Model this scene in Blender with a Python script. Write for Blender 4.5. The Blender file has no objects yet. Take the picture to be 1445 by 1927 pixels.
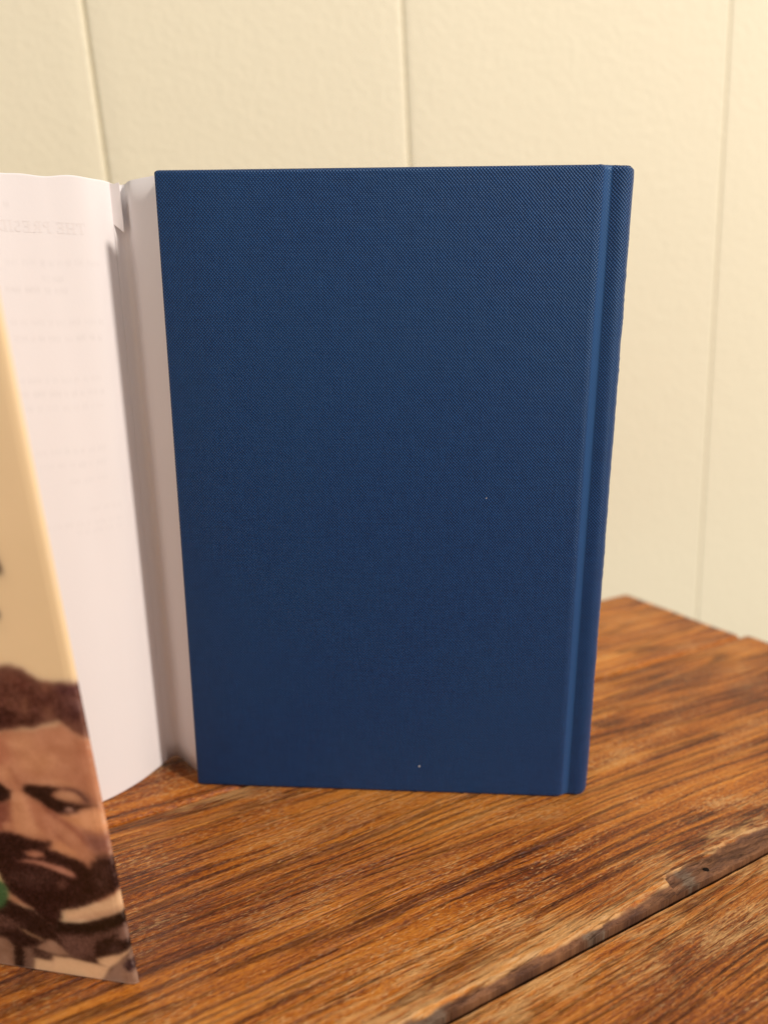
import bpy, bmesh, math, random
import numpy as np
from mathutils import Vector, Matrix, noise as mn

random.seed(7); rng = np.random.default_rng(7)
scene = bpy.context.scene
col = scene.collection
R = math.radians

# ------------------------------------------------------------------ camera
CAM_H = 0.18627
cd = bpy.data.cameras.new('camera'); cam = bpy.data.objects.new('camera', cd); col.objects.link(cam)
cam.location = (0, 0, CAM_H); cam.rotation_euler = (R(90 - 14.0), 0, 0)
cd.sensor_fit = 'VERTICAL'; cd.sensor_height = 34.62; cd.lens = 24.0
cd.clip_start = 0.01; cd.clip_end = 50
cd.dof.use_dof = True; cd.dof.focus_distance = 0.246; cd.dof.aperture_fstop = 5.0
scene.camera = cam

# ------------------------------------------------------------------ light
world = bpy.data.worlds.new('World'); scene.world = world; world.use_nodes = True
bg = world.node_tree.nodes['Background']; bg.inputs[0].default_value = (1.0, 0.925, 0.85, 1); bg.inputs[1].default_value = 0.52
def area(name, loc, target, size, power, color):
    d = bpy.data.lights.new(name, 'AREA'); d.shape = 'DISK'; d.size = size; d.energy = power; d.color = color
    o = bpy.data.objects.new(name, d); col.objects.link(o); o.location = loc
    o.rotation_euler = (Vector(target) - Vector(loc)).to_track_quat('-Z', 'Y').to_euler()
    return o
area('room_lamp', (1.686, -0.967, 1.745), (0.0, 0.30, 0.12), 0.22, 62.0, (1.0, 0.90, 0.80))
scene.view_settings.view_transform = 'Standard'; scene.view_settings.look = 'None'
scene.view_settings.exposure = 0.10; scene.view_settings.gamma = 1.0
scene.cycles.max_bounces = 8

# ------------------------------------------------------------------ helpers
def srgb(r, g, b):
    f = lambda c: (c / 255 / 12.92) if c / 255 <= .04045 else ((c / 255 + .055) / 1.055) ** 2.4
    return (f(r), f(g), f(b), 1)
def empty(name, loc, rz=0, **props):
    o = bpy.data.objects.new(name, None); col.objects.link(o); o.location = loc; o.rotation_euler = (0, 0, rz)
    o.empty_display_size = .05
    for k, v in props.items(): o[k] = v
    return o
def link_mesh(name, verts, faces, mat, parent=None, smooth=True, **props):
    me = bpy.data.meshes.new(name); me.from_pydata([tuple(map(float, v)) for v in verts], [], faces); me.update()
    if smooth: me.polygons.foreach_set('use_smooth', [True] * len(me.polygons))
    if mat: me.materials.append(mat)
    o = bpy.data.objects.new(name, me); col.objects.link(o)
    if parent: o.parent = parent
    for k, v in props.items(): o[k] = v
    return o
def grid_faces(nr, nc, flip=False):
    i, j = np.meshgrid(np.arange(nr - 1), np.arange(nc - 1), indexing='ij')
    a = (i * nc + j).ravel(); q = np.stack([a, a + 1, a + nc + 1, a + nc], 1)
    if flip: q = q[:, ::-1]
    return q.tolist()
def color_attr(me, name, rgb):
    at = me.color_attributes.new(name, 'FLOAT_COLOR', 'POINT')
    c = np.ones((len(me.vertices), 4), np.float32); c[:, :3] = rgb
    at.data.foreach_set('color', c.ravel())
class NT:
    def __init__(s, name, rough=.6, spec=.5):
        s.m = bpy.data.materials.new(name); s.m.use_nodes = True; s.t = s.m.node_tree; s.n = s.t.nodes; s.l = s.t.links
        s.b = s.n['Principled BSDF']; s.b.inputs['Roughness'].default_value = rough; s.b.inputs['Specular IOR Level'].default_value = spec
    def put(s, sock, v):
        if isinstance(v, bpy.types.NodeSocket): s.l.new(v, sock)
        else: sock.default_value = v
    def math(s, op, a, b=0.0, c=None, clamp=False):
        n = s.n.new('ShaderNodeMath'); n.operation = op; n.use_clamp = clamp
        s.put(n.inputs[0], a); s.put(n.inputs[1], b)
        if c is not None: s.put(n.inputs[2], c)
        return n.outputs[0]
    def coords(s, kind='Object'):
        return s.n.new('ShaderNodeTexCoord').outputs[kind]
    def sep(s, v):
        n = s.n.new('ShaderNodeSeparateXYZ'); s.l.new(v, n.inputs[0]); return n.outputs
    def comb(s, x, y, z=0.0):
        n = s.n.new('ShaderNodeCombineXYZ')
        for k, v in enumerate((x, y, z)): s.put(n.inputs[k], v)
        return n.outputs[0]
    def noise(s, vec, scale=1.0, detail=2.0, rough=.5, dist=0.0):
        n = s.n.new('ShaderNodeTexNoise'); s.l.new(vec, n.inputs['Vector'])
        n.inputs['Scale'].default_value = scale; n.inputs['Detail'].default_value = detail
        n.inputs['Roughness'].default_value = rough; n.inputs['Distortion'].default_value = dist
        return n.outputs['Fac']
    def ramp(s, fac, stops, interp='LINEAR'):
        n = s.n.new('ShaderNodeValToRGB'); n.color_ramp.interpolation = interp; e = n.color_ramp.elements
        while len(e) < len(stops): e.new(.5)
        for q, (p, c) in zip(e, stops): q.position = p; q.color = c if len(c) == 4 else (*c, 1)
        s.put(n.inputs[0], fac); return n.outputs[0]
    def step(s, v, a, b):
        n = s.n.new('ShaderNodeMapRange'); n.interpolation_type = 'SMOOTHSTEP'; s.put(n.inputs['Value'], v)
        n.inputs['From Min'].default_value = a; n.inputs['From Max'].default_value = b
        return n.outputs[0]
    def mix(s, fac, a, b, blend='MIX'):
        n = s.n.new('ShaderNodeMix'); n.data_type = 'RGBA'; n.blend_type = blend
        s.put(n.inputs[0], fac); s.put(n.inputs[6], a); s.put(n.inputs[7], b); return n.outputs[2]
    def attr(s, name):
        n = s.n.new('ShaderNodeAttribute'); n.attribute_name = name; return n.outputs['Color'], n.outputs['Fac']
    def bump(s, h, dist, strength=1.0):
        n = s.n.new('ShaderNodeBump'); n.inputs['Distance'].default_value = dist; n.inputs['Strength'].default_value = strength
        s.put(n.inputs['Height'], h); s.l.new(n.outputs[0], s.b.inputs['Normal']); return n
    def base(s, c): s.put(s.b.inputs['Base Color'], c)

# ------------------------------------------------------------------ materials
def mat_wall():
    k = NT('cream_wall_paint', .62, .3); P = k.coords('Object')
    n1 = k.noise(P, 190, 3, .55); n2 = k.noise(P, 60, 2, .5); n3 = k.noise(P, 5, 2)
    k.base(k.mix(n3, (.800, .738, .560, 1), (.775, .718, .545, 1)))
    h = k.math('ADD', k.step(n1, .35, .75), k.math('MULTIPLY', n2, 1.6)); k.bump(h, .00035, .55); return k.m
def mat_cloth():
    k = NT('blue_book_cloth', .40, .42); P = k.coords('Object'); x, y, z = k.sep(P)
    w = 2 * math.pi / .00113
    wob = k.noise(k.comb(k.math('MULTIPLY', x, 1.0), y, k.math('MULTIPLY', z, 1.0)), 160, 1)
    xx = k.math('ADD', k.math('MULTIPLY', x, w), k.math('MULTIPLY', wob, 2.6))
    zz = k.math('ADD', k.math('MULTIPLY', z, w * .92), k.math('MULTIPLY', wob, 2.2))
    dots = k.math('MULTIPLY', k.math('SINE', xx), k.math('SINE', zz))          # over-under weave
    dots = k.math('ADD', k.math('MULTIPLY', dots, .5), .5)
    thr = k.noise(k.comb(k.math('MULTIPLY', x, 900), k.math('MULTIPLY', z, 130)), 1, 2)       # slubby threads, both ways
    thr2 = k.noise(k.comb(k.math('MULTIPLY', x, 130), k.math('MULTIPLY', z, 900)), 1, 2)
    big = k.noise(P, 14, 3)
    slub = k.math('MULTIPLY', k.math('ADD', thr, thr2), .5)
    h = k.math('ADD', dots, k.math('MULTIPLY', slub, .6))
    tone = k.math('ADD', k.math('MULTIPLY', dots, .72), k.math('MULTIPLY', k.math('SUBTRACT', slub, .40), .38))
    c = k.ramp(tone, [(.08, (.0012, .0080, .043)), (.38, (.0030, .0245, .104)), (.70, (.016, .080, .255))])
    c = k.mix(k.math('MULTIPLY', k.step(big, .35, .7), .35), c, (.0085, .046, .140, 1))
    # cloth pressed in the joint, rubbed on the spine edge, plus painted slope highlight
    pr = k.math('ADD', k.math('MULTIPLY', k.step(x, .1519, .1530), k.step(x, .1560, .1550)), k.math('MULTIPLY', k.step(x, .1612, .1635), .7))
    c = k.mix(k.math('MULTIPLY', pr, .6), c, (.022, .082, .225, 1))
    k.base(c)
    h = k.math('MULTIPLY', h, k.math('SUBTRACT', 1.0, k.math('MULTIPLY', pr, .7)))
    k.b.inputs['Specular Tint'].default_value = (.55, .80, 1, 1)
    k.b.inputs['Sheen Weight'].default_value = .05; k.b.inputs['Sheen Roughness'].default_value = .5
    k.bump(h, .00026, .9); return k.m
def mat_paper(name, c, attr=None, rough=.75):
    k = NT(name, rough, .25); P = k.coords('Object')
    n = k.noise(P, 35, 3); cc = k.mix(n, c, tuple(v * .975 for v in c[:3]) + (1,))
    if attr: cc = k.mix(1.0, cc, k.attr(attr)[0], 'MULTIPLY')
    k.base(cc); k.bump(k.noise(P, 900, 2), .00006, .4); return k.m
def mat_print():
    k = NT('printed_jacket_paper', .36, .4); k.base(k.attr('print')[0])
    k.bump(k.noise(k.coords('Object'), 700, 2), .00004, .3); return k.m
def mat_plain(name, c, rough=.6, spec=.4, nscale=300, amt=.3):
    k = NT(name, rough, spec); n = k.noise(k.coords('Object'), nscale, 3)
    k.base(k.mix(k.math('MULTIPLY', n, amt), c, tuple(v * .4 for v in c[:3]) + (1,))); k.bump(n, .0003, .5); return k.m
def mat_wood(name, seed, ring_amt, ring_freq, worn, dark=1.0, lines=.62):
    k = NT(name, .42, .26); x, y, z = k.sep(k.coords('Object'))
    x = k.math('ADD', x, seed * 1.37); y0 = y; y = k.math('ADD', y, seed * 2.11)
    warp = k.noise(k.comb(k.math('MULTIPLY', x, 4.5), k.math('MULTIPLY', y, 20)), 1, 2, .5)
    warp2 = k.noise(k.comb(k.math('MULTIPLY', x, 34), k.math('MULTIPLY', y, 120)), 1, 3, .6)
    yw = k.math('ADD', y, k.math('ADD', k.math('MULTIPLY', k.math('SUBTRACT', warp, .5), .016),
                                    k.math('MULTIPLY', k.math('SUBTRACT', warp2, .5), .0016)))
    ring = k.noise(k.comb(k.math('MULTIPLY', x, 3.5), k.math('MULTIPLY', yw, ring_freq)), 1, 2, .6)
    rmid = k.noise(k.comb(k.math('MULTIPLY', x, 12), k.math('MULTIPLY', yw, ring_freq * 2.6)), 1, 3, .62)
    rfine = k.noise(k.comb(k.math('MULTIPLY', x, 34), k.math('MULTIPLY', yw, ring_freq * 7)), 1, 3, .7)
    fib = k.noise(k.comb(k.math('MULTIPLY', x, 90), k.math('MULTIPLY', yw, 3000)), 1, 2, .6)
    patch = k.noise(k.comb(k.math('MULTIPLY', x, 9), k.math('MULTIPLY', y, 24)), 1, 3, .55)
    patch2 = k.noise(k.comb(k.math('MULTIPLY', x, 26), k.math('MULTIPLY', y, 60)), 1, 3, .6)
    speck = k.noise(k.comb(k.math('MULTIPLY', x, 420), k.math('MULTIPLY', yw, 1200)), 1, 3, .7)
    grain = k.math('ADD', k.math('MULTIPLY', ring, ring_amt), k.math('MULTIPLY', rmid, .26))
    grain = k.math('ADD', grain, k.math('MULTIPLY', rfine, .20))
    grain = k.math('ADD', grain, k.math('MULTIPLY', speck, .36))
    grain = k.math('ADD', grain, k.math('MULTIPLY', patch, .42))
    grain = k.math('SUBTRACT', grain, .005 + (ring_amt + .26 + .20 + .36 + .42 - 1) * .5)
    D = lambda r, g, b: (r * dark, g * dark, b * dark)
    c = k.ramp(grain, [(.35, D(.085, .018, .0025)), (.43, D(.215, .049, .005)), (.50, D(.415, .124, .0125)), (.575, D(.54, .190, .024)), (.70, D(.70, .33, .085))])
    c = k.mix(k.math('MULTIPLY', k.math('SUBTRACT', fib, .55), .9, clamp=True), c, (.60, .27, .07, 1))
    # growth rings: sharp dark latewood lines whose spacing wanders
    gr_n = k.math('MULTIPLY', k.noise(k.comb(k.math('MULTIPLY', x, 3.0), k.math('MULTIPLY', yw, ring_freq * .22)), 1, 1.6, .45), 11.0)
    gr_n = k.math('ADD', gr_n, k.math('MULTIPLY', k.math('SUBTRACT', rfine, .5), .9))
    saw = k.math('FRACT', gr_n)
    line = k.math('MULTIPLY', k.step(saw, .52, .93), k.step(saw, 1.0, .95))
    line = k.math('MULTIPLY', line, k.step(k.math('ADD', k.math('MULTIPLY', rmid, .5), k.math('MULTIPLY', patch2, .5)), .62, .42))
    c = k.mix(k.math('MULTIPLY', line, lines), c, (.050, .0115, .0026, 1))
    # worn lacquer: pale bare wood where the finish has rubbed off, in broken dashes along the grain
    dash = k.noise(k.comb(k.math('MULTIPLY', x, 75), k.math('MULTIPLY', yw, 900)), 1, 4, .65)
    dash2 = k.noise(k.comb(k.math('MULTIPLY', x, 380), k.math('MULTIPLY', yw, 1500)), 1, 2, .55)
    edge = k.attr('wear')[1]
    wv = k.math('ADD', k.math('MULTIPLY', dash, .62), k.math('MULTIPLY', patch2, .42))
    wv = k.math('ADD', wv, k.math('ADD', k.math('MULTIPLY', edge, .20), worn))
    m1 = k.step(wv, .60, .76)
    m2 = k.step(k.math('ADD', dash2, k.math('MULTIPLY', k.math('SUBTRACT', patch2, .5), .55)), .57, .70)
    c = k.mix(k.math('MULTIPLY', m1, .66), c, k.mix(fib, (.58, .29, .085, 1), (.74, .46, .20, 1)))
    c = k.mix(k.math('MULTIPLY', m2, .5), c, (.68, .38, .15, 1))
    # dark pores and grime
    por = k.noise(k.comb(k.math('MULTIPLY', x, 38), k.math('MULTIPLY', yw, 1000)), 1, 2, .5)
    pm = k.step(por, .36, .28)
    c = k.mix(k.math('MULTIPLY', pm, .36), c, (.055, .018, .006, 1))
    gr = k.step(k.noise(k.comb(k.math('MULTIPLY', x, 45), k.math('MULTIPLY', y, 70)), 1, 3, .6), .66, .80)
    c = k.mix(k.math('MULTIPLY', gr, .40), c, (.10, .045, .035, 1))
    # grey broken edge
    eg = k.attr('edge')[1]; en = k.noise(k.comb(k.math('MULTIPLY', x, 130), k.math('MULTIPLY', y, 520)), 1, 5, .7)
    en2 = k.attr('crust')[1]
    ec = k.mix(k.step(en, .25, .80), (.085, .036, .020, 1), (.30, .135, .060, 1))
    ec = k.mix(k.math('MULTIPLY', k.step(k.math('ADD', k.math('MULTIPLY', en2, .7), k.math('MULTIPLY', k.math('SUBTRACT', en, .5), 1.9)), .30, .75), .8), ec, k.mix(k.step(en, .3, .8), (.06, .040, .028, 1), (.27, .205, .145, 1)))
    lo = k.noise(k.comb(k.math('MULTIPLY', x, 40), k.math('MULTIPLY', y, 700)), 1, 3, .6)
    ec = k.mix(k.math('MULTIPLY', k.step(lo, .45, .65), .55), ec, (.060, .026, .020, 1))
    rim = k.math('MULTIPLY', k.step(eg, .02, .22), k.step(eg, .78, .45))
    c = k.mix(k.step(k.math('ADD', eg, k.math('MULTIPLY', k.math('SUBTRACT', en, .5), .7)), .42, .80), c, ec)
    c = k.mix(k.math('MULTIPLY', rim, k.math('MULTIPLY', k.step(dash, .42, .62), .75)), c, (.66, .40, .19, 1))
    k.base(c)
    h = k.math('ADD', k.math('MULTIPLY', grain, 1.3), k.math('ADD', k.math('MULTIPLY', fib, .30), k.math('MULTIPLY', k.math('ADD', m1, m2), .18)))
    h = k.math('SUBTRACT', h, k.math('ADD', k.math('MULTIPLY', pm, .5), k.math('MULTIPLY', line, .9)))
    h = k.math('ADD', h, k.math('MULTIPLY', k.math('MULTIPLY', en, eg), .8))
    k.bump(h, .0010, .95)
    rr = k.math('ADD', .26, k.math('ADD', k.math('MULTIPLY', patch, .16), k.math('MULTIPLY', m1, .18)))
    k.put(k.b.inputs['Roughness'], k.math('ADD', rr, k.math('MULTIPLY', eg, .2)))
    return k.m
M_wall = mat_wall(); M_cloth = mat_cloth()
M_paper = mat_paper('white_jacket_paper', (.83, .795, .805, 1), 'ink')
M_paper_plain = mat_paper('white_paper', (.83, .795, .805, 1))
M_ink = mat_paper('show_through_ink', (.815, .774, .778, 1))
M_pages = mat_paper('page_edges', (.80, .74, .62, 1))
M_print = mat_print()
M_back = mat_plain('wall_backing', (.55, .45, .28, 1))
M_under = mat_plain('dark_blocker', (.06, .03, .015, 1), .8)
M_hole = mat_plain('dark_hole', (.012, .007, .005, 1), .9, .1)
M_lint = mat_plain('pale_lint', (.75, .72, .68, 1), .8)
M_wood = [mat_wood('worn_wood_near', 1.0, .30, 300, .035, .92), mat_wood('ringed_wood_middle', 2.3, .34, 250, .015, 1.0),
          mat_wood('smooth_wood_far', 3.9, .45, 170, -.05, 1.05)]

# ------------------------------------------------------------------ wall of grooved boards
WY, WS = 0.54, 0.15                                         # the wall runs y = WY + WS*x
wang = math.atan(WS)
wall = empty('wall', (0.0, WY, 0.0), wang, kind='structure')
# boards lean 3.4 degrees against the table (table not level): grooves at these along-wall positions at height .35
tilt = R(3.35)
gro = [-.60, -.395, -.1893, .0155, .2525, .46, .665, .87]
gdep = [.002, .002, .0019, .0010, .00012, .001, .001, .001]
gwid = [.002, .002, .0022, .0034, .0050, .003, .003, .003]
def wall_board(x0, x1, d0, d1, e0, e1):
    e = e0; g = 0.0002 if min(d0, d1) > .0005 else .00003                                   # paint-filled joints: shallow, rounded
    prof = [(x0 + g, .012), (x0 + g, d0 + .0006), (x0 + g + .0004, d0), (x0 + g + e * .5, d0 * .5), (x0 + g + e, d0 * .12), (x0 + g + e * 1.5, 0)]
    n = 14
    prof += [(x0 + g + e * 1.5 + (x1 - x0 - 2 * g - 1.5 * (e0 + e1)) * t / n, 0) for t in range(1, n)]
    e = e1; prof += [(x1 - g - e * 1.5, 0), (x1 - g - e, d1 * .12), (x1 - g - e * .5, d1 * .5), (x1 - g - .0004, d1), (x1 - g, d1 + .0006), (x1 - g, .012)]
    zs = np.linspace(-.75, 1.6, 48); V = []
    for z in zs:
        for x, y in prof:
            j = .0005 * mn.noise(Vector((x * 9, z * 3, 1.3))) if y < .001 else .0003 * mn.noise(Vector((x * 40, z * 30, 5)))
            V.append((x, y + j, z))
    V = np.array(V); c, s = math.cos(-tilt), math.sin(-tilt)
    zz = V[:, 2] - .35; X = V[:, 0] * c + zz * s * 1; Z = -V[:, 0] * s * 1 + zz * c + .35
    V[:, 0], V[:, 2] = X, Z
    return V, grid_faces(len(zs), len(prof))
for i in range(len(gro) - 1):
    V, F = wall_board(gro[i], gro[i + 1], gdep[i], gdep[i + 1], gwid[i], gwid[i + 1]); link_mesh('board', V, F, M_wall, wall)
link_mesh('backing', [(-1, .013, -.9), (1.2, .013, -.9), (1.2, .013, 1.8), (-1, .013, 1.8)], [(0, 1, 2, 3)], M_back, wall, False)

# ------------------------------------------------------------------ plank table top
TA = R(28.3)
ud, nd = Vector((math.cos(TA), math.sin(TA), 0)), Vector((-math.sin(TA), math.cos(TA), 0))
table = empty('wooden_table', tuple(ud * .1 + nd * .2 - Vector((0, 0, .036))), TA,
              label='worn brown table top of wide wooden planks under the blue book', category='table')
U0, N0 = .1, .2
def plank(n0, n1, uL, endR, mat, front, back, lower=0.0):
    """n0..n1 across, uL..endR(n) along; front/back = edge kind"""
    ys = [0, .0004, .0009, .0016, .0024, .0034, .0046, .006, .0076, .0095, .012]
    Wd = n1 - n0
    mid = list(np.linspace(.0145, Wd - .0145, 42))
    ys = ys + mid + [Wd - v for v in reversed(ys)]
    us = np.r_[np.linspace(uL, -.06, 40)[:-1], np.linspace(-.06, .30, 300), np.linspace(.30, .40, 40)[1:]]
    V, wear, edge, crust = [], [], [], []
    for u in us:
        nb = mn.noise(Vector((u * 34, 3.1, n0 * 9))); nf = mn.noise(Vector((u * 210, 9.4, n0 * 5))); nm = mn.noise(Vector((u * 90, 1.7, 4.4)))
        for y in ys:
            n = n0 + y; z = 0.0; e = 0.0
            t = (u - uL) / (.40 - uL); uu = uL + (endR(n) - uL) * t
            zz = .00035 * mn.noise(Vector((u * 12, n * 40, 2.0)))
            if front == 'broken':
                b = max(.0010, .0024 + .0020 * nb + .0014 * nf + .0010 * nm); dr = .0033
                k = min(1, max(0, (u - .172) / .004))       # the deeper split that starts beside the nail hole
                k *= 1
                b2 = .0060 + .0012 * nm - max(0, u - .215) * .03
                if y < .0008: y_ = y + .0006 * abs(nf)
                bb = b * (1 - k) + b2 * k; dd = dr * (1 - k) + .0024 * k
                if y < bb * 1.15:
                    q = max(0, 1 - y / bb); z -= dd * (q ** 1.25) if k < .5 else dd * min(1, q * 1.2 + (.55 if q > .03 else 0)) + .0013 * max(0, 1 - y / .0016)
                    e = min(1, max(0, (bb * 1.25 - y) / (bb * (1.05 if k < .5 else .4)) + .10 * nf))
                    z += .0004 * mn.noise(Vector((u * 420, y * 700, 8)))* e
            elif front == 'edge' and y < .003:
                b = .0016 + .0008 * nb; q = max(0, 1 - y / b); z -= .0018 * q * q
            r = Wd - y
            if back in ('worn', 'edge') and r < .005:
                b = (.0030 if back == 'worn' else .0022) + .0012 * nb + .0006 * nf; q = max(0, 1 - r / b); z -= .0016 * q * q
            elif back == 'sharp' and r < .003:
                b = .0010 + .0005 * nf; q = max(0, 1 - r / b); z -= .0010 * q * q; e = max(e, .5 * q)
            dn = 0
            if y == 0: dn = -.0002 * nb + .0003 * nf
            crust.append(sum(math.exp(-((uu - q) / w) ** 2) for q, w in ((.086, .010), (.150, .008), (.1965, .005), (.045, .012), (.262, .008))) if front == 'broken' else 0); V.append((uu - U0, n + dn - N0, .036 + z + zz - lower)); edge.append(e)
            wear.append(max(max(0, 1 - y / .022), 1.1 * max(0, 1 - r / .016) * math.exp(-((uu - .055) / .05) ** 2)) if front == 'broken' else max(0, 1 - r / .03) * .5 + .1)
    nr, nc = len(us), len(ys); F = grid_faces(nr, nc, True)
    # sides and underside
    base = len(V)
    loop = [i * nc for i in range(nr)] + [(nr - 1) * nc + j for j in range(1, nc)] + [i * nc + nc - 1 for i in range(nr - 2, -1, -1)] + [j for j in range(nc - 2, 0, -1)]
    for i in loop: V.append((V[i][0], V[i][1], .0135)); edge.append(.5); wear.append(0); crust.append(0)
    m = len(loop)
    for i in range(m): F.append([loop[i], loop[(i + 1) % m], base + (i + 1) % m, base + i][::-1])
    F.append([base + i for i in range(m)])
    o = link_mesh('plank', V, F, mat, table)
    for nm_, arr in (('wear', wear), ('edge', edge), ('crust', crust)):
        at = o.data.attributes.new(nm_, 'FLOAT', 'POINT'); at.data.foreach_set('value', np.array(arr, np.float32))
    pl = np.ones(len(o.data.polygons), bool); pl[(nr - 1) * (nc - 1):] = False; o.data.polygons.foreach_set('use_smooth', pl)
    return o
plank(-.125, .0035, -.62, lambda n: .425 + (.1 - n) * .1, M_wood[0], 'edge', 'sharp', .0033)
plank(.0048, .1328, -.62, lambda n: .422 + (.13 - n) * .1, M_wood[0], 'edge', 'sharp', .0033)
plank(.1348, .2625, -.62, lambda n: .4035 + (.2625 - n) * .115, M_wood[1], 'broken', 'worn')
plank(.2629, .3530, -.62, lambda n: .3920 + (.353 - n) * .072, M_wood[2], 'edge', 'edge')
link_mesh('gap_light_blocker', [(x, y, z) for z in (0, .0125) for x, y in ((-.70, -.31), (.27, -.31), (.27, .135), (-.70, .135))],
          [(0, 3, 2, 1), (4, 5, 6, 7), (0, 1, 5, 4), (1, 2, 6, 5), (2, 3, 7, 6), (3, 0, 4, 7)], M_under, table, False)  # unseen board added to block light rising through the plank gaps
# the small round hole in the split edge
hv, hf = [], []
hc = (.2065 - U0, .1372 - N0)
for k, (rr, zz) in enumerate(((.0013, .03385), (.0010, .03392), (.0001, .03392))):
    for i in range(12): rr *= 1 + .18 * math.sin(i * 2.1 + k); hv.append((hc[0] + rr * 1.0 * math.cos(i * math.pi / 6), hc[1] + rr * .8 * math.sin(i * math.pi / 6), zz))
for k in range(2):
    for i in range(12): hf.append([k * 12 + i, k * 12 + (i + 1) % 12, k * 12 + 12 + (i + 1) % 12, k * 12 + 12 + i])
link_mesh('nail_hole', hv, hf, M_hole, table)

# ------------------------------------------------------------------ blue cloth book
BH = .2413
byaw = math.atan2(-.00894, .16175)
book = empty('blue_book', (-.0787, .2654, .0002), byaw,
             label='closed blue cloth hardcover book standing upright on the planks', category='book')
TH = .037
outer = [(-.0007, .0030), (-.0007, .0012), (-.00055, .0006), (-.0002, .00018), (.0005, 0), (.02, 0), (.05, 0), (.08, 0), (.11, 0), (.14, 0), (.1500, 0)]
spine_out = [(.1500, 0), (.1509, .00005), (.1516, .0002), (.1523, .0005), (.1530, .0009), (.1537, .0013), (.1543, .00165), (.1549, .0018), (.1554, .00182), (.1560, .0017),
             (.1570, .00145), (.1580, .0013), (.1588, .0014), (.1595, .0017), (.1602, .0023), (.1608, .0032), (.1613, .0047), (.1617, .0075), (.1620, .0130), (.1621, TH / 2)]
spine_out = [(x if x < .1555 else .1555 + (x - .1555) * 1.36, d) for x, d in spine_out]
def rows():
    a = [0, .00018, .0005, .001, .0017, .0026, .004, .008]
    return np.array(a + list(np.linspace(.02, BH - .02, 200)) + [BH - v for v in reversed(a)])
def case_piece(name, out, thick, capL, capR, mirror=False):
    """cloth-covered piece: outer profile (x, depth), offset inward by thick, rows in z with rounded head and tail"""
    out = np.array(out); d = np.gradient(out, axis=0); d /= np.linalg.norm(d, axis=1)[:, None]
    nrm = np.stack([-d[:, 1], d[:, 0]], 1)                   # inward
    inn = out + nrm * thick
    V = []; zs = rows(); m = len(out)
    for z in zs:
        q = min(z, BH - z); ins = .0010 * max(0, 1 - q / .0010) ** 2
        for k, (p, s) in enumerate(zip(out, nrm)):
            sp = max(0, (p[0] - .158) / .0066)              # the spine corners are knocked in
            i2 = ins + sp * (.0019 * max(0, 1 - q / .0028) ** 2 if z < BH / 2 else .0006 * max(0, 1 - q / .0014) ** 2)
            w = .00016 * mn.noise(Vector((p[0] * 150, z * 130, 3))) + .00022 * mn.noise(Vector((p[0] * 60, z * 700, 9))) if p[0] > .160 else 0
            dz = .00034 * mn.noise(Vector((p[0] * 95, 7, z * 10))) + .00024 * mn.noise(Vector((p[0] * 420, 2, z * 10))) if q < .001 and z > .1 else 0
            V.append((p[0] + s[0] * i2 + w, p[1] + s[1] * i2, z + dz))
    nz = len(zs); F = grid_faces(nz, m)
    b0 = len(V)
    for z in zs:
        for p in inn: V.append((p[0], p[1], z))
    F += [[b0 + i for i in f][::-1] for f in grid_faces(nz, m)]
    for j in range(m - 1):
        F.append([j, b0 + j, b0 + j + 1, j + 1]); t = (nz - 1) * m
        F.append([t + j, t + j + 1, b0 + t + j + 1, b0 + t + j])
    for i in range(nz - 1):
        if capL: F.append([i * m, (i + 1) * m, b0 + (i + 1) * m, b0 + i * m])
        if capR: F.append([i * m + m - 1, b0 + i * m + m - 1, b0 + (i + 1) * m + m - 1, (i + 1) * m + m - 1])
    V = np.array(V)
    if mirror: V[:, 1] = TH - V[:, 1]; F = [f[::-1] for f in F]
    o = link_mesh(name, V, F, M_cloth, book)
    o.data.set_sharp_from_angle(angle=R(50))
    return o
def board_piece(name, mirror):
    # flat board with its own inner face
    prof = [(x, d) for x, d in outer]
    V = []; zs = rows(); m = len(prof)
    inner = [(.1500, .0030)]
    P = prof + inner
    for z in zs:
        q = min(z, BH - z); ins = .0009 * max(0, 1 - q / .0009) ** 2
        for x, d in P:
            dz = .00034 * mn.noise(Vector((x * 95, 7, z * 10))) + .00024 * mn.noise(Vector((x * 420, 2, z * 10))) if q < .001 and z > .1 else 0
            dd = d + ins if d < .0015 else d - ins * .5
            V.append((x + ins * .5 * (x < .01), dd, z + dz))
    n = len(P); F = grid_faces(len(zs), n)
    for i in range(len(zs) - 1): F.append([i * n + n - 1, i * n, (i + 1) * n, (i + 1) * n + n - 1])
    F.append(list(range(n))[::-1]); F.append([(len(zs) - 1) * n + k for k in range(n)])
    V = np.array(V)
    if mirror: V[:, 1] = TH - V[:, 1]; F = [f[::-1] for f in F]
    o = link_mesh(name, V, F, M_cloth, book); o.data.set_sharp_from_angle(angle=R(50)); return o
board_piece('back_cover', False)
board_piece('front_cover', True)
full = spine_out + [(x, TH - d) for x, d in reversed(spine_out[:-1])]
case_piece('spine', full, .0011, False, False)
# page block with slightly hollowed fore-edge
pv = []
nb = 60
for z in (.0035, BH - .0035):
    for k in range(nb + 1):
        d = .0043 + (TH - .0086) * k / nb
        pv.append((.0045 + .002 * (1 - (2 * k / nb - 1) ** 2) + (.00007 if k % 2 else 0), d, z))
    for k in range(nb, -1, -1):
        d = .0043 + (TH - .0086) * k / nb
        pv.append(((.1520) + .007 * math.sqrt(max(0, 1 - (2 * k / nb - 1) ** 2)), d, z))
m = len(pv) // 2
pf = [[i, (i + 1) % m, m + (i + 1) % m, m + i] for i in range(m)] + [list(range(m))[::-1], list(range(m, 2 * m))]
link_mesh('page_block', pv, pf, M_pages, book, False)
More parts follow.
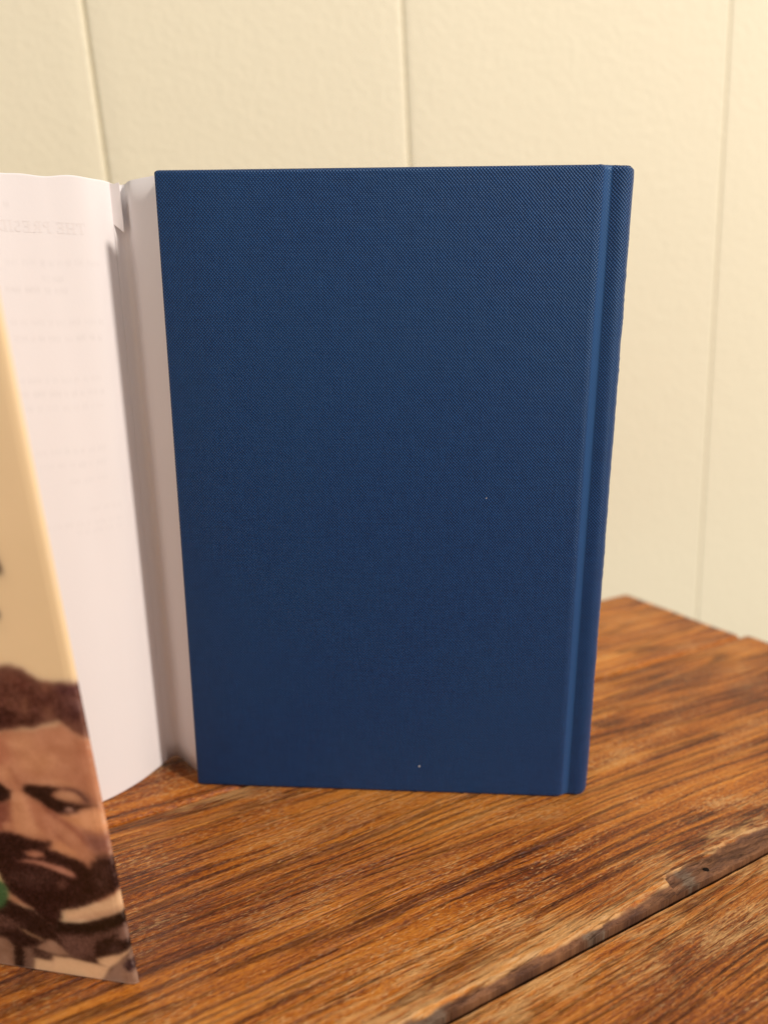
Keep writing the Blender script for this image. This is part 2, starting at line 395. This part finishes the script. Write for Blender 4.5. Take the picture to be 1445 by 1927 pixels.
# two specks of lint on the cloth
for (x, z, r) in ((.0935, .0125, .00036), (.1171, .1268, .00022)):
    bm = bmesh.new(); bmesh.ops.create_icosphere(bm, subdivisions=1, radius=r)
    for v in bm.verts: v.co = Vector((x + v.co.x * 1.1, -.0001 + v.co.y * .4, z + v.co.z * .8))
    me = bpy.data.meshes.new('lint_speck'); bm.to_mesh(me); bm.free(); me.materials.append(M_lint)
    o = bpy.data.objects.new('lint_speck', me); col.objects.link(o); o.parent = book

# ------------------------------------------------------------------ dust jacket
ZT = .2413
JX, JY = -.14, .23
jacket = empty('dust_jacket', (JX, JY, .0003), 0,
               label='loose dust jacket opened to its white inside, with printed face of a frowning bearded man', category='book jacket')
FB = [(-.0724, .1704), (-.0730, .1699), (-.0745, .1697), (-.080, .1705), (-.117, .1767), (-.16, .184), (-.222, .196)]
FT = [(-.0854, .1574), (-.0860, .1569), (-.0875, .1568), (-.093, .1577), (-.130, .1645), (-.172, .173), (-.232, .190)]
BB = [(-.0974, .2833), (-.1001, .2769), (-.1056, .2658), (-.116, .2534), (-.135, .241), (-.17, .229), (-.224, .221)]
BT = [(-.1028, .2883), (-.1084, .2790), (-.1213, .2737), (-.1342, .2694), (-.152, .262), (-.183, .248), (-.236, .227)]
def smooth_line(C):
    P = np.array(C, float); P = np.vstack([2 * P[0] - P[1], P, 2 * P[-1] - P[-2]]); out = []
    t = np.linspace(0, 1, 40, endpoint=False)[:, None]
    for i in range(1, len(P) - 2):
        a, b, c, d = P[i - 1], P[i], P[i + 1], P[i + 2]
        out.append(.5 * (2 * b + (c - a) * t + (2 * a - 5 * b + 4 * c - d) * t ** 2 + (3 * b - a - 3 * c + d) * t ** 3))
    out = np.vstack(out + [P[-2:-1]])
    return out, np.r_[0, np.cumsum(np.linalg.norm(np.diff(out, axis=0), axis=1))]
def ruled(B, T):
    b, lb = smooth_line(B); t, lt = smooth_line(T); Lm = .5 * (lb[-1] + lt[-1])
    def f(a, z):
        qb = np.stack([np.interp(a / Lm * lb[-1], lb, b[:, k]) for k in (0, 1)], -1)
        qt = np.stack([np.interp(a / Lm * lt[-1], lt, t[:, k]) for k in (0, 1)], -1)
        w = (z / ZT)[..., None]
        return np.concatenate([qb * (1 - w) + qt * w - np.array([JX, JY]), z[..., None]], -1)
    return f, Lm
def sheet(name, f, aa, zz, mat, flip, back_mat=None, thick=.00022, ztop=None):
    A, Z = np.meshgrid(aa, zz); Zr = Z.copy()
    if ztop is not None: Zr = Z * (1 + (ztop(A) / ZT))
    V = f(A, Zr).reshape(-1, 3)
    o = link_mesh(name, V, grid_faces(len(zz), len(aa), flip), mat, jacket)
    o.data.materials.append(back_mat or mat)
    s = o.modifiers.new('thickness', 'SOLIDIFY'); s.thickness = thick; s.offset = -1
    s.material_offset = 1; s.material_offset_rim = 1
    return o, A.ravel(), Z.ravel()
def top_wave(A): return .00035 * np.sin(A * 160) + .00025 * np.sin(A * 410 + 1)

# --- printed front: picture painted as flat print on a fine grid (panel millimetres)
PRINT = [
((104,62,50),0.62,1.0,(567,698,544,803,494,899,422,970,324,1015,212,1033,170,1039,154,1034,132,1020,105,1004,69,1001,-5,1001,-40,989,-48,834,11,840,39,850,58,871,74,888,94,880,126,873,160,857,207,852,257,840,354,833,441,808,500,757,541,684)),
((50,18,16),0.93,0.8,(198,880,205,864,218,851,233,842,249,840,262,846,268,858,268,873,261,889,248,903,233,911,217,913,205,907,198,896)),
((62,28,22),0.93,0.8,(132,881,136,874,146,868,159,864,173,862,185,864,193,868,195,874,190,881,180,887,167,891,153,892,141,891,133,887)),
((92,44,34),0.93,0.8,(137,988,141,981,149,975,160,971,171,970,180,972,186,977,187,984,183,991,175,997,164,1001,153,1002,144,1000,138,995)),
((84,42,34),0.93,0.8,(115,944,121,932,132,923,147,916,162,915,175,918,183,926,184,937,178,949,166,959,151,965,136,966,124,963,116,955)),
((82,44,48),0.93,0.8,(-2,986,2,977,13,970,27,965,42,964,54,966,62,972,64,980,59,988,48,996,34,1000,20,1002,7,999,-1,994)),
((84,46,42),0.93,0.8,(33,928,38,913,46,900,56,892,66,891,73,897,77,909,75,924,70,940,62,952,52,960,42,961,35,955,32,943)),
((66,32,34),0.93,0.8,(8,915,12,905,18,897,24,892,31,891,37,895,39,903,39,912,35,922,30,930,23,935,16,936,11,932,8,925)),
((78,38,32),0.93,0.8,(76,951,80,941,87,933,95,928,103,927,110,930,113,938,113,947,109,957,102,965,94,970,86,971,79,967,76,960)),
((88,46,36),0.93,0.8,(200,951,205,937,213,926,222,919,231,918,237,923,239,934,238,948,233,962,225,974,216,980,208,981,202,976,199,965)),
((136,90,66),0.93,0.8,(153,925,156,913,161,904,167,898,172,898,175,903,176,911,175,922,171,934,166,943,161,948,156,949,152,944,151,936)),
((140,92,70),0.93,0.8,(88,907,91,899,96,892,102,887,107,887,111,890,113,896,113,905,110,913,105,920,99,925,94,925,90,922,88,915)),
((146,92,70),0.93,0.8,(78,986,80,979,85,973,90,970,96,969,100,972,102,977,102,984,99,991,95,997,89,1000,84,1001,80,998,77,993)),
((120,80,76),0.93,0.8,(16,950,19,945,22,940,27,937,32,937,36,939,38,943,38,948,35,954,32,958,27,961,22,962,18,960,16,956)),
((124,80,62),0.93,0.8,(196,928,199,922,203,916,207,913,211,913,214,915,216,920,215,926,213,933,209,938,205,941,200,942,197,939,196,934)),
((122,72,56),0.93,0.8,(172,1008,175,1003,180,998,187,995,194,994,200,996,203,1000,203,1006,200,1011,195,1016,188,1019,181,1020,176,1018,172,1014)),
((128,92,92),0.93,0.8,(2,939,4,934,7,929,11,926,14,926,16,928,18,932,17,938,16,943,13,948,9,951,6,951,3,949,2,945)),
((70,34,30),0.93,0.8,(124,904,126,899,130,894,135,892,139,891,143,893,146,897,146,902,143,907,140,911,135,913,130,914,126,912,124,908)),
((203,138,102),0.62,1.0,(524,721,445,804,356,827,259,834,225,844,161,850,120,866,87,874,66,883,51,865,25,845,-9,827,-1,307,433,237,567,333,586,518)),
((220,158,114),1.86,0.8,(161,811,167,801,179,791,195,785,213,783,227,786,236,793,237,803,231,814,219,823,202,829,185,831,171,828,162,821)),
((190,116,84),1.55,0.8,(251,772,257,752,266,736,276,726,285,725,291,733,293,748,290,767,284,787,275,803,265,812,256,813,250,805,248,791)),
((216,152,108),1.55,0.7,(103,760,113,743,133,728,160,718,189,714,214,719,229,730,232,746,221,763,201,778,173,788,145,791,121,787,106,776)),
((190,122,90),1.55,0.7,(1,796,7,774,17,756,27,745,37,744,44,753,47,770,45,791,38,813,29,831,18,842,9,843,2,834,-1,818)),
((186,118,86),1.55,0.6,(14,713,19,702,30,692,45,686,61,684,74,687,82,694,83,704,78,715,66,724,52,731,36,733,23,730,15,722)),
((222,158,114),0.93,0.7,(239,711,245,700,255,690,268,684,281,683,292,686,298,694,299,704,293,715,283,724,270,730,257,732,246,729,240,721)),
((168,104,76),0.46,0.7,(257,724,249,722,234,689,235,671,246,676)),
((226,164,118),0.62,0.7,(206,685,117,699,61,696,92,685,179,679)),
((150,98,76),0.93,0.8,(133,677,87,679,49,672,24,653,17,629,48,619,105,618,147,638)),
((206,148,108),0.46,1.0,(141,654,112,666,83,669,63,658,55,640,76,634,107,637,132,643)),
((28,10,8),0.39,1.0,(224,671,199,677,171,676,133,677,111,673,136,663,149,647,130,635,102,631,75,628,32,629,14,630,54,619,72,612,80,601,105,590,128,589,150,595,166,604,180,620,205,635,231,652)),
((60,34,36),0.31,0.9,(110,677,82,678,57,672,42,651,36,636,47,638,55,656,70,668,94,672)),
((110,74,70),0.31,0.9,(82,607,85,602,93,597,104,594,116,592,126,593,132,596,134,600,130,605,122,610,112,613,100,615,90,614,84,611)),
((206,160,136),0.25,1.0,(89,611,91,608,95,605,100,602,105,602,110,603,113,605,113,608,111,612,107,615,102,617,97,618,92,617,89,615)),
((30,12,12),0.23,1.0,(115,609,117,604,120,599,125,596,129,595,132,597,134,601,134,607,132,612,128,617,124,620,120,620,116,618,114,614)),
((24,8,8),0.46,1.0,(477,619,441,642,389,655,316,666,294,670,282,657,267,648,274,627,293,610,312,604,352,586,400,564,448,568,487,582,445,591,383,621,426,628)),
((140,80,62),0.93,1.0,(343,599,282,608,283,570,301,538,334,511,366,506)),
((218,154,112),0.62,1.0,(269,640,243,649,221,630,222,578,214,540,193,514,238,501,282,505,288,530,282,576)),
((196,128,94),0.78,0.8,(221,628,187,614,170,584,161,541,193,517,214,540,221,578)),
((214,150,112),0.46,1.0,(296,526,299,519,304,513,309,510,314,509,318,511,321,516,320,522,318,529,313,535,308,538,302,539,298,537,296,532)),
((166,100,76),0.46,0.85,(185,620,150,597,109,567,76,533,61,490,74,495,99,530,139,563,174,590)),
((232,164,116),0.78,1.0,(136,578,74,602,19,623,-2,607,-2,550,45,544,77,555,109,567)),
((176,112,84),0.62,0.7,(167,540,143,517,115,482,128,472,158,499)),
((134,84,72),1.24,0.85,(70,534,30,533,-1,531,-1,479,53,472,70,502)),
((36,14,14),0.62,1.0,(552,377,486,452,405,484,316,507,273,499,234,489,175,489,183,473,207,466,167,458,126,444,97,433,79,411,47,451,-2,465,-10,396,-8,356,39,325,92,291,146,260,194,247,228,161,290,231,342,264,362,306,375,352,403,303,476,307,537,331)),
((60,36,32),1.24,0.7,(-4,416,5,389,19,367,38,352,55,349,69,359,76,378,75,404,67,431,52,453,34,467,16,470,3,460,-4,441)),
((90,62,56),0.93,0.5,(31,364,34,356,40,349,47,344,55,343,61,345,64,351,64,359,61,368,55,375,48,380,41,381,35,378,31,372)),
((76,50,44),1.24,0.7,(195,361,204,345,224,330,251,319,278,315,302,318,317,327,320,342,310,358,290,373,264,383,236,387,213,384,198,375)),
((118,78,64),0.62,0.8,(161,344,165,336,170,328,177,323,184,322,189,325,192,331,192,339,189,348,183,355,176,360,170,361,164,358,161,352)),
((70,46,40),0.93,0.6,(302,352,307,341,315,332,326,326,337,324,346,327,351,334,351,344,346,355,337,364,327,370,316,372,307,369,302,362)),
((225,158,112),0.62,1.0,(170,493,147,496,115,469,103,448,132,447,167,460,184,470)),
((200,134,102),0.46,1.0,(273,442,242,453,210,450,211,433,244,427,265,432)),
((206,140,112),0.46,1.0,(302,406,272,418,220,418,159,406,128,393,128,371,155,377,200,393,249,405)),
((34,16,14),0.46,1.0,(507,211,357,258,318,238,290,231,227,169,-13,281,-10,72,3,-13,591,-127,507,211)),
((206,150,112),0.46,1.0,(359,284,339,277,314,255,286,239,314,240,348,254,359,269)),
((216,198,136),0.39,1.0,(388,364,371,356,365,324,358,280,372,263,399,318)),
((52,100,56),0.39,1.0,(360,276,369,252,384,231,402,218,419,215,431,223,437,241,435,264,426,288,411,309,393,321,377,324,364,316,358,299)),
((96,66,56),1.08,0.9,(475,200,388,196,337,170,379,145,429,136,490,140)),
((154,116,92),0.62,1.0,(499,103,427,115,398,106,384,79,395,13,404,-25,536,-50)),
((150,116,86),0.46,1.0,(356,159,334,153,276,126,289,118,337,137)),
((18,8,6),0.46,1.0,(381,76,358,72,369,14,377,-20,404,-25)),
((128,94,76),0.62,1.0,(354,85,317,91,337,-13,377,-20)),
((104,72,62),0.93,1.0,(230,153,115,169,-8,232,-10,168,104,140,132,81,200,69,224,115)),
((142,108,94),0.62,0.8,(39,198,-7,224,-7,172,26,166)),
((12,4,4),0.46,1.0,(219,205,193,203,107,214,-11,277,-11,249,51,205,121,176,227,165)),
((238,194,148),0.39,1.0,(195,246,143,261,58,304,-11,351,-13,288,49,252,121,225,186,210)),
((196,146,114),0.78,0.6,(191,213,128,239,45,271,-14,296,-13,286,49,252,121,225)),
((28,14,14),0.46,1.0,(107,144,63,171,27,194,51,158,-12,171,-9,145,44,115,109,99)),
((86,62,60),0.78,0.7,(30,136,33,131,41,125,51,121,62,119,71,120,77,123,78,128,75,134,67,139,57,143,47,145,37,144,31,141)),
((166,126,100),0.46,1.0,(316,87,257,133,237,121,202,76,261,70)),
((82,56,46),0.62,1.0,(318,77,260,72,267,53,324,48)),
((240,194,146),0.39,1.0,(325,47,270,46,259,67,201,68,77,56,119,-11,264,-11,341,-13)),
((206,158,120),0.62,0.6,(271,50,256,59,266,25,277,21)),
((244,198,150),0.39,1.0,(119,82,45,111,-13,146,51,77,80,52,116,63)),
((152,118,98),0.46,1.0,(-11,136,-15,81,-3,-12,127,-37,96,25,51,77)),
((42,26,32),0.62,1.0,(-4,77,-1,67,6,58,14,52,22,51,28,54,32,61,32,70,29,81,22,89,14,95,6,97,0,94,-4,87)),
((190,150,120),0.62,0.5,(46,46,24,46,-3,51,9,33,43,27)),
((40,26,20),0.39,1.0,(179,1357,155,1351,139,1300,160,1293,173,1334)),
((60,42,30),0.39,1.0,(173,1182,175,1177,180,1173,186,1171,192,1171,197,1172,199,1176,200,1180,197,1185,193,1188,187,1191,181,1191,176,1190,173,1186))]

def vnoise(x, y, s):
    X, Y = x * s, y * s; xi, yi = np.floor(X).astype(int), np.floor(Y).astype(int); fx, fy = X - xi, Y - yi
    fx, fy = fx * fx * (3 - 2 * fx), fy * fy * (3 - 2 * fy)
    h = lambda i, j: ((np.sin(i * 127.1 + j * 311.7) * 43758.5453) % 1.0)
    return (h(xi, yi) * (1 - fx) + h(xi + 1, yi) * fx) * (1 - fy) + (h(xi, yi + 1) * (1 - fx) + h(xi + 1, yi + 1) * fx) * fy
def sdf(px, py, P):
    d2 = np.full(px.shape, 1e9); inside = np.zeros(px.shape, bool); n = len(P)
    for i in range(n):
        (ax, ay), (bx, by) = P[i], P[(i + 1) % n]
        ex, ey = bx - ax, by - ay; wx, wy = px - ax, py - ay
        t = np.clip((wx * ex + wy * ey) / (ex * ex + ey * ey + 1e-12), 0, 1)
        d2 = np.minimum(d2, (wx - ex * t) ** 2 + (wy - ey * t) ** 2)
        c = (ay > py) != (by > py)
        inside ^= c & (px < (bx - ax) * (py - ay) / (by - ay + 1e-12) + ax)
    d = np.sqrt(d2); return np.where(inside, -d, d)
def paint(a, z, shape=None):
    x, y = a * 1000, z * 1000; C = np.empty((len(x), 3)); C[:] = (248, 219, 172)
    C += ((vnoise(x, y, .09) - .5) * 8)[:, None]
    wx = (vnoise(x, y, .9) - .5) * .9 + (vnoise(x + 50, y, 2.3) - .5) * .4
    wy = (vnoise(x + 90, y, .9) - .5) * .9 + (vnoise(x + 140, y, 2.3) - .5) * .4
    for colr, soft, op, pts in PRINT:
        P = [(pts[i] / 10, pts[i + 1] / 10) for i in range(0, len(pts), 2)]
        xs, ys = [p[0] for p in P], [p[1] for p in P]
        sel = np.where((x > min(xs) - 3) & (x < max(xs) + 3) & (y > min(ys) - 3) & (y < max(ys) + 3))[0]
        if not len(sel): continue
        wob = .8 if soft > .5 else .35
        d = sdf(x[sel] + wx[sel] * wob, y[sel] + wy[sel] * wob, P); t = np.clip(.5 - d / (3.2 * soft), 0, 1); t = t * t * (3 - 2 * t) * op
        C[sel] = C[sel] * (1 - t)[:, None] + np.array(colr) * t[:, None]
    if shape:
        B = C.reshape(*shape, 3)
        for ax, wd in ((0, .9), (1, .9)):
            ker = np.exp(-.5 * (np.arange(-4, 5) / wd) ** 2); ker /= ker.sum()
            B = sum(kk * np.roll(np.pad(B, [(8, 8), (8, 8), (0, 0)], 'edge'), s_, ax)[8:-8, 8:-8] for s_, kk in zip(range(-4, 5), ker))
        S = B
        for ax in (0, 1):
            ker = np.exp(-.5 * (np.arange(-9, 10) / 3.6) ** 2); ker /= ker.sum()
            S = sum(kk * np.roll(np.pad(S, [(12, 12), (12, 12), (0, 0)], 'edge'), s_, ax)[12:-12, 12:-12] for s_, kk in zip(range(-9, 10), ker))
        C = (B * .68 + S * .32).reshape(-1, 3)
        C = np.where(np.abs(C - np.array([248, 219, 172])).sum(1)[:, None] > 30, (C * .93 + C.mean(1, keepdims=True) * .07) * 1.0, C)
    pic = np.clip((np.abs(C - np.array([248, 219, 172])).sum(1) - 40) / 40, 0, 1)
    hair = (vnoise(x * 1.0, y * .7, 2.6) - .5) * 46 + (vnoise(x + y * .6, y - x * .5, 4.2) - .5) * 26
    lum = C.mean(1); C += (np.where((lum < 110) & (y < 106), hair * np.clip((110 - lum) / 50, 0, 1), 0))[:, None] * np.array([1, .8, .75])
    C += (np.where(lum >= 110, (vnoise(x, y, .35) - .5) * 20 * pic, 0))[:, None]
    g = (vnoise(x, y, 3.1) - .5) * 7 + (vnoise(x, y, 1.2) - .5) * 7
    C += (g * (.15 + .85 * pic))[:, None]
    wr = np.clip(1 - y / .45, 0, 1) * .75 + np.clip(1 - np.abs(x - .7) / .55, 0, 1) * np.clip(vnoise(x, y, .8) * 1.4 - .35, 0, 1) * .45   # rubbed paper edges
    wr = np.clip(wr, 0, .85)[:, None]; C = C * (1 - wr) + np.array([236, 216, 200]) * wr
    C = np.clip(C, 2, 252) / 255
    return np.where(C <= .04045, C / 12.92, ((C + .055) / 1.055) ** 2.4)
fF, LF = ruled(FB, FT)
aa = np.r_[np.linspace(0, .003, 14), np.linspace(.0034, .055, 130), np.linspace(.057, LF, 40)]
zz = np.r_[np.linspace(0, .112, 330), np.linspace(.1126, ZT, 180)]
front, A, Z = sheet('front_panel', fF, aa, zz, M_print, True, M_paper_plain)
front['label'] = 'tan front panel printed with the face of a bearded man'
color_attr(front.data, 'print', np.clip(paint(A, Z, (len(zz), len(aa))) * 1.0, 0, 1))
# folded front flap behind the picture
fFl, Lf = ruled([(-.0724, .1704), (-.0727, .1712), (-.0745, .1722), (-.085, .176), (-.118, .186), (-.150, .194)],
                [(-.0854, .1574), (-.0857, .1582), (-.0875, .1592), (-.098, .163), (-.131, .173), (-.163, .182)])
sheet('front_flap', fFl, np.linspace(0, Lf, 40), np.linspace(0, ZT, 12), M_print, False, M_paper_plain)
# --- white back panel, inside towards the camera
fB, LB = ruled(BB, BT)
aa = np.r_[np.linspace(0, .05, 100), np.linspace(.052, LB, 40)]; zz = np.linspace(0, ZT, 420)
back, A, Z = sheet('back_panel', fB, aa, zz, M_paper, True, M_paper_plain, ztop=top_wave)
ink = np.zeros(len(A))
for z0, a0, a1, amt in ((.2114, .0085, .041, .07), (.2060, .0225, .0300, .08), (.2019, .0215, .046, .09), (.1905, .0098, .0424, .07), (.1847, .0110, .0432, .08),
                        (.1697, .0130, .0425, .06), (.1648, .0125, .043, .07), (.1595, .0132, .0425, .05), (.1432, .0146, .0420, .055), (.1380, .0150, .0415, .06),
                        (.1318, .0150, .0300, .045), (.1203, .0105, .0250, .05), (.1150, .0115, .0420, .045), (.1118, .0115, .0300, .04), (.2308, .0372, .0392, .10)):
    x = a0; r = random.Random(int(z0 * 1e4))
    while x < a1:
        w = r.uniform(.0016, .0052); xe = min(a1, x + w); amp = amt * r.uniform(.6, 1.1)
        body = np.clip((np.minimum(A - x, xe - A)) / .0006 + .5, 0, 1) * np.exp(-((Z - z0) / .00115) ** 2)
        ink += .55 * amp * body * (.55 + .9 * vnoise(A * 1000, Z * 1000, 1.6)); x = xe + r.uniform(.0007, .0014)
tone = np.stack([1 - ink, 1 - ink * 1.02, 1 - ink * 1.0], 1)
color_attr(back.data, 'ink', np.clip(tone, 0, 1))
# mirrored title showing through the paper, drawn letter by letter
def letter(ch):
    Q = []; st, th, sf = .20, .075, .06
    def box(a, b, c, d): Q.append([(a, b), (c, b), (c, d), (a, d)])
    def stem(x): box(x, 0, x + st, 1); box(x - .09, 0, x + st + .09, sf); box(x - .09, 1 - sf, x + st + .09, 1)
    def arc(cx, cy, rx, ry, a0, a1, w0=.07, w1=.2):
        n = 10; prev = None
        for i in range(n + 1):
            t = a0 + (a1 - a0) * i / n; w = w0 + (w1 - w0) * abs(math.cos(t))
            o = (cx + rx * math.cos(t), cy + ry * math.sin(t)); ii = (cx + (rx - w) * math.cos(t), cy + (ry - w * .8) * math.sin(t))
            if prev: Q.append([prev[0], o, ii, prev[1]])
            prev = (o, ii)
    if ch == 'T': stem(.30); box(0, 1 - th, .80, 1); box(0, .74, .06, 1); box(.74, .74, .80, 1); return Q, .82
    if ch == 'H': stem(.10); stem(.64); box(.3, .46, .64, .46 + th); return Q, .96
    if ch == 'E': stem(.10); box(.3, 0, .72, th); box(.3, 1 - th, .70, 1); box(.3, .47, .55, .47 + th); box(.66, 0, .72, .26); box(.64, .76, .70, 1); box(.5, .38, .55, .64); return Q, .76
    if ch == 'P': stem(.10); arc(.36, .73, .34, .27, -math.pi / 2, math.pi / 2); return Q, .74
    if ch == 'R': stem(.10); arc(.36, .74, .33, .26, -math.pi / 2, math.pi / 2); Q.append([(.36, .50), (.56, .50), (.88, 0), (.66, 0)]); return Q, .90
    if ch == 'S': arc(.34, .745, .28, .255, math.pi * .15, math.pi * 1.5); arc(.34, .265, .31, .265, -math.pi * .85, math.pi * .5); return Q, .68
    if ch == 'I': stem(.10); return Q, .40
    if ch == 'D': stem(.10); arc(.34, .5, .52, .5, -math.pi / 2, math.pi / 2); return Q, .90
    if ch == 'N': stem(.08); stem(.70); Q.append([(.10, 1), (.34, 1), (.88, 0), (.66, 0)]); return Q, .98
    return Q, .36
tv, tf = [], []
cur, capz, capb, sc = .0128, .2216, .00395, .00395
for ch in 'THE PRESIDENT':
    Q, adv = letter(ch)
    for k, q in enumerate(Q):
        i0 = len(tv)
        for x, y in q:
            a = cur + x * sc * .90; p = fB(np.array(a), np.array(capz + y * capb)); e = 1e-4
            dxy = fB(np.array(a + e), np.array(capz)) - fB(np.array(a), np.array(capz)); nrm = np.array([-dxy[1], dxy[0], 0]); nrm /= np.linalg.norm(nrm)
            if nrm[1] > 0: nrm = -nrm
            tv.append(p + nrm * (.00006 + k * 4e-6))
        tf.append([i0, i0 + 1, i0 + 2, i0 + 3])
    cur += (adv + .10) * sc * .90
link_mesh('printed_title', tv, tf, M_ink, jacket, False)
# --- back flap: turns away at the fold, then runs forward and tucks in behind the cover
fL, Ll = ruled([(-.0974, .2833), (-.0962, .2856), (-.0946, .2868), (-.0928, .2862), (-.089, .2827), (-.0819, .2753), (-.0765, .2698), (-.0735, .2690), (-.060, .26815)],
               [(-.1028, .2883), (-.1014, .2906), (-.0998, .2916), (-.0978, .2902), (-.0930, .2832), (-.0822, .2754), (-.0767, .2700), (-.0735, .2690), (-.060, .26815)])
sheet('back_flap', fL, np.linspace(0, Ll, 90), np.linspace(0, ZT, 30), M_paper_plain, False, M_paper_plain)
# --- torn tab at the head of the fold, still in line with the panel
tab = np.array([(-.1029, .2882, .2411), (-.1010, .2877, .2409), (-.0990, .2872, .2413), (-.0984, .2869, .2236), (-.1008, .2876, .2255), (-.1026, .2880, .2268)]) - np.array([JX, JY, 0])
link_mesh('torn_tab', np.vstack([tab, tab + np.array([.00005, .00022, 0])]), [[0, 5, 4, 1], [1, 4, 3, 2], [7, 10, 11, 6], [8, 9, 10, 7]] + [[i, (i + 1) % 6, 6 + (i + 1) % 6, 6 + i] for i in range(6)], M_paper_plain, jacket, False)
# --- jacket spine joins the two panels out of the picture
fS, Ls = ruled([(-.222, .196), (-.230, .1985), (-.236, .206), (-.233, .216), (-.224, .221)], [(-.232, .190), (-.244, .194), (-.252, .206), (-.248, .220), (-.236, .227)])
sheet('jacket_spine', fS, np.linspace(0, Ls, 16), np.linspace(0, ZT, 8), M_print, True, M_paper_plain)
for o in jacket.children:
    if o.name.startswith(('front_flap', 'jacket_spine')): color_attr(o.data, 'print', np.tile(np.array([[.72, .46, .21]]), (len(o.data.vertices), 1)))
